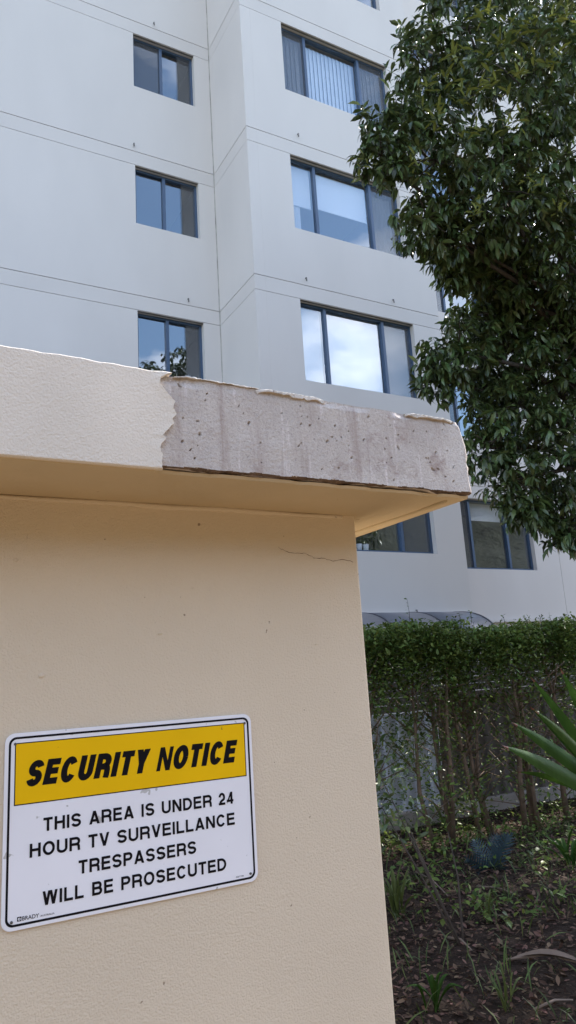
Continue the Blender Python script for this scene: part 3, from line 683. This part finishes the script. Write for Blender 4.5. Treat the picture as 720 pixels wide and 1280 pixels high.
for ci, (c_, r) in enumerate(centers):
    h0 = max(0.6, min(1.0, (c_.z-2.5)/6)); st = fork+Vector((-.2, .05, 0))*h0+Vector((0, 0, max(0, min(4, (c_.z-fork.z)*.55)))) if c_.z > fork.z else trunk_base+Vector((-.2, -.1, 2.6))
    mid = (st+c_)/2+Vector((TR.normal(0, .15), TR.normal(0, .15), .25)); limbs.tube([st, mid, c_], [.055, .035, .014], 5)
    for k in range(5):
        dd = Vector(TR.normal(0, 1, 3)).normalized()*r*.75; limbs.tube([c_, c_+dd*.5+Vector((0, 0, .04)), c_+dd], [.012, .009, .004], 4)
    dens = 250 if ci < len(blobs) else 150
    n = int(dens*r**2.2)+25
    off, dirs = in_ball(n, TR, .5)
    sc = np.array([1.05, 1.05, .92])*r*(1+.18*np.sin(dirs[:, :1]*5+ci)*np.cos(dirs[:, 2:]*4))
    pos = np.array(c_)+off*sc
    for k in range(n):
        nl = TR.integers(7, 13)
        ax = dirs[k]*.7+np.array([0, 0, .25])+TR.normal(0, .35, 3); ax /= np.linalg.norm(ax)
        t_ = TR.normal(0, 1, (nl, 3)); t_ -= (t_@ax)[:, None]*ax; t_ /= np.linalg.norm(t_, axis=1, keepdims=True)
        d_ = t_*TR.uniform(.6, 1.1, (nl, 1))+ax*TR.uniform(-.1, .8, (nl, 1))+np.array([0, 0, -.62])
        Pp.append(pos[k]+ax*TR.uniform(-.09, .02, (nl, 1))); Pd.append(d_); Tw.append((pos[k]-ax*.16, pos[k]))
Pp = np.concatenate(Pp); Pd = np.concatenate(Pd)
limbs.build('branches', 'bark', tree, True)
crown = leaf_cloud('crown', Pp, Pd, leaf_template(.150, .047, .28, .3), .65, 1.25, 'leaf', tree, TR)
tw = np.array([[a, b_] for a, b_ in Tw]); e = .0025
tv_ = np.stack([tw[:, 0]+[e, 0, 0], tw[:, 0]+[-e, e, 0], tw[:, 0]+[-e, -e, 0], tw[:, 1]+[e, 0, 0], tw[:, 1]+[-e, e, 0], tw[:, 1]+[-e, -e, 0]], 1)
obj('twigs', fast_mesh('twigs', tv_, 6, [(0, 1, 4, 3), (1, 2, 5, 4), (2, 0, 3, 5)]), 'twig', tree)['kind'] = 'stuff'
# young, yellow-green leaves in upright rosettes on the near side of the crown: picked out one by one
me_y = bpy.data.meshes.new('leaf'); tmp = leaf_template(.15, .040, .18, .35); me_y.from_pydata(tmp.tolist(), [], LQ); me_y.materials.append(MT['young'])
ros = [(603, 22, 4.3, 1), (572, 70, 4.5, 1), (640, 40, 4.2, 1), (560, 95, 4.7, .9), (625, 60, 4.3, 1), (668, 30, 4.1, 1), (690, 75, 4.0, 1), (535, 110, 4.9, .8), (580, 120, 4.6, .9), (615, 105, 4.2, .9), (650, 90, 4.0, 1), (548, 150, 4.8, .8), (705, 20, 3.9, 1), (590, 165, 4.6, .8), (455, 205, 5.3, .7), (665, 235, 4.4, .8), (595, 260, 4.6, .8), (520, 205, 5.0, .7), (700, 265, 4.5, .7), (640, 160, 4.2, .8)]
rl = random.Random(9); pw = parent_world(tree)
for px, py, Y, s_ in ros:
    c_ = at(px, py, Y); n = 15 if py < 130 else 13
    for k in range(n):
        a = 2.4*k+rl.uniform(-.3, .3); el = math.radians(rl.uniform(-25, 60) if k > 3 else rl.uniform(45, 80)); d_ = Vector((math.cos(a)*math.cos(el), math.sin(a)*math.cos(el), math.sin(el)))
        x_ = d_.cross(Vector((rl.uniform(-.3, .3), rl.uniform(-.3, .3), 1))).normalized(); z_ = x_.cross(d_)
        ol = bpy.data.objects.new('leaf', me_y); COL.objects.link(ol); ol.parent = crown
        sc = s_*rl.uniform(.65, 1.1)
        Rm = Matrix((x_, d_, z_)).transposed().to_4x4(); ol.matrix_local = Matrix.Translation(c_+d_*.02+Vector((rl.gauss(0, .05), rl.gauss(0, .05), rl.gauss(0, .045)))) @ Rm @ Matrix.Scale(sc, 4)

# ================================================================== HEDGE SHRUBS
HY = 5.6; HR = np.random.default_rng(33)
hl = [('hedge shrub nearest the cream wall, leafy down to the ground', 3.75, 6300), ('hedge shrub with forked brown stems in front of the pale fence sheet', 4.45, 5600), ('hedge shrub with twin leaning stems left of the blue plant', 5.0, 4600),
      ('hedge shrub with thin stems behind the blue plant', 5.55, 4200), ('hedge shrub with leaning brown stem beside the strap leaved plant', 6.2, 4200), ('hedge shrub at the right edge behind the strap leaves', 6.85, 4200)]
for i, (lab, x, nleaf) in enumerate(hl):
    y = HY+HR.uniform(-.12, .12); base = Vector((x, y, float(soil_h(x, y))-.02))
    sh = thing('hedge_shrub', lab, 'shrub', base, 'shrubs of the clipped hedge')
    ns = [4, 3, 3, 3, 2, 2][i]
    tips = []
    for k in range(ns):
        lean = HR.uniform(-.32, .32); yy = HR.uniform(-.2, .2); b0 = base+Vector((HR.uniform(-.14, .14), HR.uniform(-.08, .08), 0))
        h1 = HR.uniform(1.3, 1.7); pts = [b0, b0+Vector((lean*.3+HR.normal(0, .03), yy*.3, h1*.35)), b0+Vector((lean*.6+HR.normal(0, .04), yy*.6, h1*.68)), b0+Vector((lean+HR.normal(0, .04), yy, h1))]
        r0 = HR.uniform(.017, .032); st = MB(); st.tube(pts, [r0, r0*.85, r0*.65, r0*.35], 7)
        for q in range(18):
            f_ = HR.uniform(.15, 1); j = min(2, int(f_*3)); pa = pts[j].lerp(pts[j+1], f_*3-j); dd = Vector((HR.normal(0, .28), HR.normal(0, .22), HR.uniform(.1, .5)))
            st.tube([pa, pa+dd*.5+Vector((HR.normal(0, .03), 0, 0)), pa+dd], [.007, .005, .002], 4); tips.append(pa+dd)
        st.build('stem', 'stem', sh, True)
    # leaves: dense near the top, thin below
    n = int(nleaf*1.9); topz = 1.925+.05*math.sin(i*2.1)
    u = HR.random(n); z = np.where(u < .72, topz-np.abs(HR.normal(0, .27, n)), HR.uniform(.45 if i > 1 else .15, topz-.2, n))
    z = np.where(z > topz, topz, z)
    cl = HR.normal(0, 1, (70, 3)); ci_ = HR.integers(0, 70, n)
    px_ = x+np.clip(cl[ci_, 0]*.24, -.48, .48)+HR.normal(0, .07, n); py_ = y+np.clip(cl[ci_, 1]*.22, -.36, .36)+HR.normal(0, .07, n)
    lowk = (u >= .72) & (HR.random(n) < (.25 if i < 2 else .5)); z = np.where(u < .72, z, np.clip(.95+cl[ci_, 2]*.45+HR.normal(0, .08, n), .12, topz))
    z += np.where(z > topz-.12, .05*tile_noise(px_, py_, 8, 3, 4)+HR.normal(0, .018, n), 0)
    P_ = np.stack([px_, py_, z], 1)[~lowk]; n = len(P_); D_ = HR.normal(0, 1, (n, 3))*[1, 1, .5]+[0, -.25, .15]
    leaf_cloud('foliage', P_, D_, leaf_template(.047, .022, .15, .3), .6, 1.25, 'hedge_leaf', sh, HR)
    # single shoots above the clipped top
    SP, SD = [], []
    for k in range(5 if i else 6):
        bx, by = x+HR.uniform(-.4, .4), y+HR.uniform(-.3, .1); hh = HR.uniform(.04, .11)
        if i == 1 and k == 0: q = at(512, 782, 5.5); bx, by, hh = q.x, 5.5, .24
        MB().tube([(bx, by, topz-.1), (bx+.01, by, topz+hh*.5), (bx, by, topz+hh)], [.003, .0025, .0015], 4).build('shoot', 'twig', sh)
        for m__ in range(6): SP.append((bx, by, topz+hh*(.3+.7*m__/5))); SD.append((HR.normal(), HR.normal(), .5))
    leaf_cloud('shoot_leaves', np.array(SP), np.array(SD), leaf_template(.04, .02), .6, 1, 'hedge_leaf', sh, HR)

# ================================================================== STRAP LEAVED PLANT (right edge)
def strap(base, tip, width, sag, parent, m='cordy', tipmat=None, n=12, name='leaf', fold=.22, side=None):
    base, tip = Vector(base), Vector(tip); v = []; f = []; d = tip-base; sd_ = side or d.cross(Vector((0, 0, 1))).normalized(); nn = sd_.cross(d).normalized()
    for i in range(n+1):
        t = i/n; c_ = base.lerp(tip, t)+Vector((0, 0, 1))*sag*4*t*(1-t)
        ww = width*(.35+.65*min(1, t*2.6))*(1 if t < .5 else max(.02, 1-((t-.5)/.5)**1.9)); 
        v += [c_-sd_*ww/2+nn*ww*fold, c_-sd_*ww*.25+nn*ww*fold*.45, c_, c_+sd_*ww*.25+nn*ww*fold*.45, c_+sd_*ww/2+nn*ww*fold]
    for i in range(n):
        for k in range(4): a = i*5+k; f.append((a, a+1, a+6, a+5))
    me = mesh(name, v, f); o_ = obj(name, me, m, parent, True)
    if tipmat:
        me.materials.append(MT[tipmat])
        for p_ in me.polygons:
            if p_.index >= (n-1)*4: p_.material_index = 1
    return o_
cr_ = at(785, 1015, 2.75)
cd = thing('strap_leaved_plant', 'plant with broad arching green strap leaves and reddish tips at the right edge', 'plant', (cr_.x, cr_.y, 0))
st = MB(); st.tube([(cr_.x+.03, cr_.y, 0), (cr_.x, cr_.y+.01, .5), (cr_.x, cr_.y, cr_.z)], [.03, .028, .026], 8); st.build('stem', 'stem', cd, True)
for px, py, Y, w_, sag in ((628, 932, 2.62, .078, .05), (640, 903, 2.75, .075, .05), (662, 883, 2.9, .06, .06), (663, 846, 2.95, .055, .04), (668, 888, 2.5, .05, .09), (700, 835, 2.8, .06, .03), (645, 965, 3.0, .04, .08), (770, 800, 2.7, .06, .05), (850, 850, 2.8, .07, .06), (900, 930, 2.7, .07, .06), (840, 1000, 2.4, .07, .06), (760, 1060, 2.4, .07, .1), (820, 900, 3.1, .07, .05)):
    tp = at(px, py, Y); vd = (tp-Vector((0, 0, H))).normalized(); dd = (tp-cr_).normalized(); sdv = (dd.cross(vd).normalized()*.8+dd.cross(Vector((0, 0, 1))).normalized()*random.choice((-.5, .5))); sdv = (sdv-dd*sdv.dot(dd)).normalized()
    strap(cr_+Vector((random.uniform(-.02, .02), random.uniform(-.02, .02), random.uniform(-.05, .05))), tp, w_*1.12, sag*.6, cd, tipmat='tip', side=sdv, fold=.16, n=22)

# ================================================================== BLUE PLANT
bq = on_ground(617, 1096)
bp_ = thing('blue_leaved_plant', 'small dark blue green plant with feathered leaves on the soil', 'plant', (bq.x, bq.y, 0))
def aplant(p, ln, el, az, w_, parent, m='agave', sag=.02):
    d_ = Vector((math.cos(az)*math.cos(el), math.sin(az)*math.cos(el), math.sin(el))); return strap(p, p+d_*ln, w_, sag, parent, m, n=7, fold=.3)
def feather(p, ln, el, az, w_, parent):
    d_ = Vector((math.cos(az)*math.cos(el), math.sin(az)*math.cos(el), math.sin(el))); sd_ = d_.cross(fw).normalized(); nn = sd_.cross(d_).normalized(); v = []; f = []
    n = 11
    for i in range(n):
        t = .14+.86*i/(n-1); c_ = p+d_*ln*t+Vector((0, 0, -.05*t*t)); hw = w_*math.sin(math.pi*min(1, .18+t*.80))**.7
        for sg_ in (-1, 1):
            o_ = len(v); tip_ = c_+sd_*sg_*hw+d_*hw*.75+nn*.02*random.uniform(-1, 1); e_ = d_*ln*.024
            v += [c_-e_+nn*.002, c_+e_+nn*.002, tip_+e_*.2, (c_+tip_)/2-e_*1.2]; f.append((o_, o_+3, o_+2, o_+1) if sg_ > 0 else (o_, o_+1, o_+2, o_+3))
    o_ = len(v); q_ = p+d_*ln+Vector((0, 0, -.05)); v += [p-sd_*.006, p+sd_*.006, q_+sd_*.001, q_-sd_*.001]; f.append((o_, o_+1, o_+2, o_+3))
    return obj('leaf', mesh('leaf', v, f), 'agave', parent)
for az, el, ln, w_ in ((175, 38, .30, .075), (-165, 25, .22, .06), (-35, 66, .34, .085), (-12, 58, .36, .085), (25, 62, .33, .08), (100, 60, .30, .08), (-95, 35, .2, .06)):
    feather(Vector((bq.x, bq.y, .03)), ln, math.radians(el), math.radians(az), w_, bp_)
# ================================================================== TUFTED PLANTS
def tuft(px, py, n, ln, w_, label, name='strappy_plant', m='cordy', cat='plant'):
    q = on_ground(px, py); q.z = float(soil_h(q.x, q.y))-.01; t = thing(name, label, cat, q)
    for k in range(n):
        az = 2.4*k+random.uniform(-.4, .4); el = math.radians(random.uniform(35, 82)); aplant(q+Vector((random.uniform(-.03, .03), random.uniform(-.03, .03), 0)), ln*random.uniform(.6, 1.1), el, az, w_, t, m, .05)
    return t
tuft(497, 1150, 14, .34, .03, 'strappy green plant at the foot of the cream wall', m='grass')
tuft(612, 1160, 12, .2, .014, 'grassy tuft in the middle of the garden bed', 'grass_tuft', 'grass')
tuft(545, 1276, 11, .22, .022, 'dark strap leaved clump at the bottom edge of the garden bed')
tuft(716, 1092, 12, .3, .035, 'dark leafy plant at the right edge below the strap leaves')
tuft(636, 1270, 9, .2, .012, 'thin grassy tuft at the bottom edge, right of the dark clump', 'grass_tuft', 'grass')
tuft(560, 1038, 16, .28, .03, 'leafy ground plant under the hedge by the pale fence sheet', m='hedge_leaf')
# leaning canes
q = on_ground(580, 1192)
cn_ = thing('leaning_canes', 'thin dark leaning canes rising from the soil beside the wall', 'plant', (q.x, q.y, 0))
for (px, py, Y) in ((478, 1010, 4.1), (505, 1020, 4.0), (560, 1040, 3.9), (470, 960, 4.6)):
    tp = at(px, py, Y); c_ = MB(); mid = q.lerp(tp, .5)+Vector((random.uniform(-.03, .03), 0, .06)); c_.tube([q, q.lerp(mid, .5), mid, tp], [.0075, .007, .006, .003], 6); c_.build('cane', 'twig', cn_, True)
SP, SD = [], []
for k in range(160):
    b_ = random.choice(((478, 1010, 4.1), (505, 1020, 4.0), (470, 960, 4.6))); tp = at(*b_); SP.append(np.array(tp)+rng.normal(0, .11, 3)); SD.append(rng.normal(0, 1, 3))
leaf_cloud('cane_leaves', np.array(SP), np.array(SD), leaf_template(.075, .028), .7, 1.2, 'leaf', cn_)

# ================================================================== GROUND COVER
LR = np.random.default_rng(50); n = 24000
x = LR.uniform(1.2, 8.5, n); y = LR.uniform(2.2, 6.35, n); P_ = np.stack([x, y, soil_h(x, y)+LR.uniform(.003, .02, n)], 1); D_ = LR.normal(0, 1, (n, 3))*[1, 1, .22]
o = leaf_cloud('leaf_litter', P_, D_, leaf_template(.034, .015, -.2, .5), .4, 1.6, 'litter', None, LR); tag(o, 'brown dry leaf litter scattered over the soil', 'leaf litter', kind='stuff')
n = 2300; cx = LR.uniform(1.5, 8.2, 190); cy = LR.uniform(2.4, 6.2, 190); k = LR.integers(0, 190, n); x = cx[k]+LR.normal(0, .10, n); y = cy[k]+LR.normal(0, .10, n)
y = np.minimum(y, 6.35)
P_ = np.stack([x, y, soil_h(x, y)], 1); D_ = LR.normal(0, .45, (n, 3))+[0, 0, .8]
o = leaf_cloud('grass', P_, D_, leaf_template(.14, .008, .35, .2), .5, 1.3, 'grass', None, LR); tag(o, 'sparse green grass and weeds growing through the soil', 'grass', kind='stuff')
n = 1900; cx = LR.uniform(2.4, 8, 48); cy = LR.uniform(3.2, 6.2, 48); k = LR.integers(0, 48, n); x = cx[k]+LR.normal(0, .13, n); y = np.minimum(cy[k]+LR.normal(0, .13, n), 6.35)
P_ = np.stack([x, y, soil_h(x, y)+LR.uniform(.02, .14, n)], 1)
o = leaf_cloud('ground_weeds', P_, LR.normal(0, 1, (n, 3))*[1, 1, .4], leaf_template(.05, .028), .6, 1.3, 'hedge_leaf', None, LR); tag(o, 'low leafy weeds between hedge and garden bed', 'weeds', kind='stuff')
# twigs and a fallen dry frond
a, b_ = on_ground(640, 1200, .05), on_ground(735, 1207, .06)
fr = thing('fallen_frond', 'dry grey brown fallen leaf frond lying on the soil', 'fallen leaf', a)
strap(a, b_, .075, .03, fr, 'dry', n=10, name='blade', fold=.3); mb = MB(); mb.tube([a+Vector((-.04, 0, .01)), a.lerp(b_, .5)+Vector((0, 0, .04)), b_], [.006, .006, .004], 5); mb.build('midrib', 'dry', fr)
for lab, a, b_ in (('thin fallen twig lying near the middle of the garden bed', (596, 1108), (650, 1120)), ('pale fallen twig lying in front of the canes', (560, 1172), (590, 1188)), ('short fallen twig lying at the bottom right corner', (668, 1262), (716, 1250)), ('dark fallen twig lying beside the strappy plant', (520, 1090), (560, 1120))):
    a, b_ = on_ground(*a, .05), on_ground(*b_, .05); mb = MB(); mb.tube([a, a.lerp(b_, .45)+Vector((.02, 0, .015)), b_], [.008, .007, .004], 5); o = mb.build('fallen_twig', 'dry', None, True); tag(o, lab, 'twig', 'twigs on the soil')
print('objects', len(bpy.data.objects), 'tris', sum(len(o.data.loops)-2*len(o.data.polygons) for o in bpy.data.objects if o.type == 'MESH'))
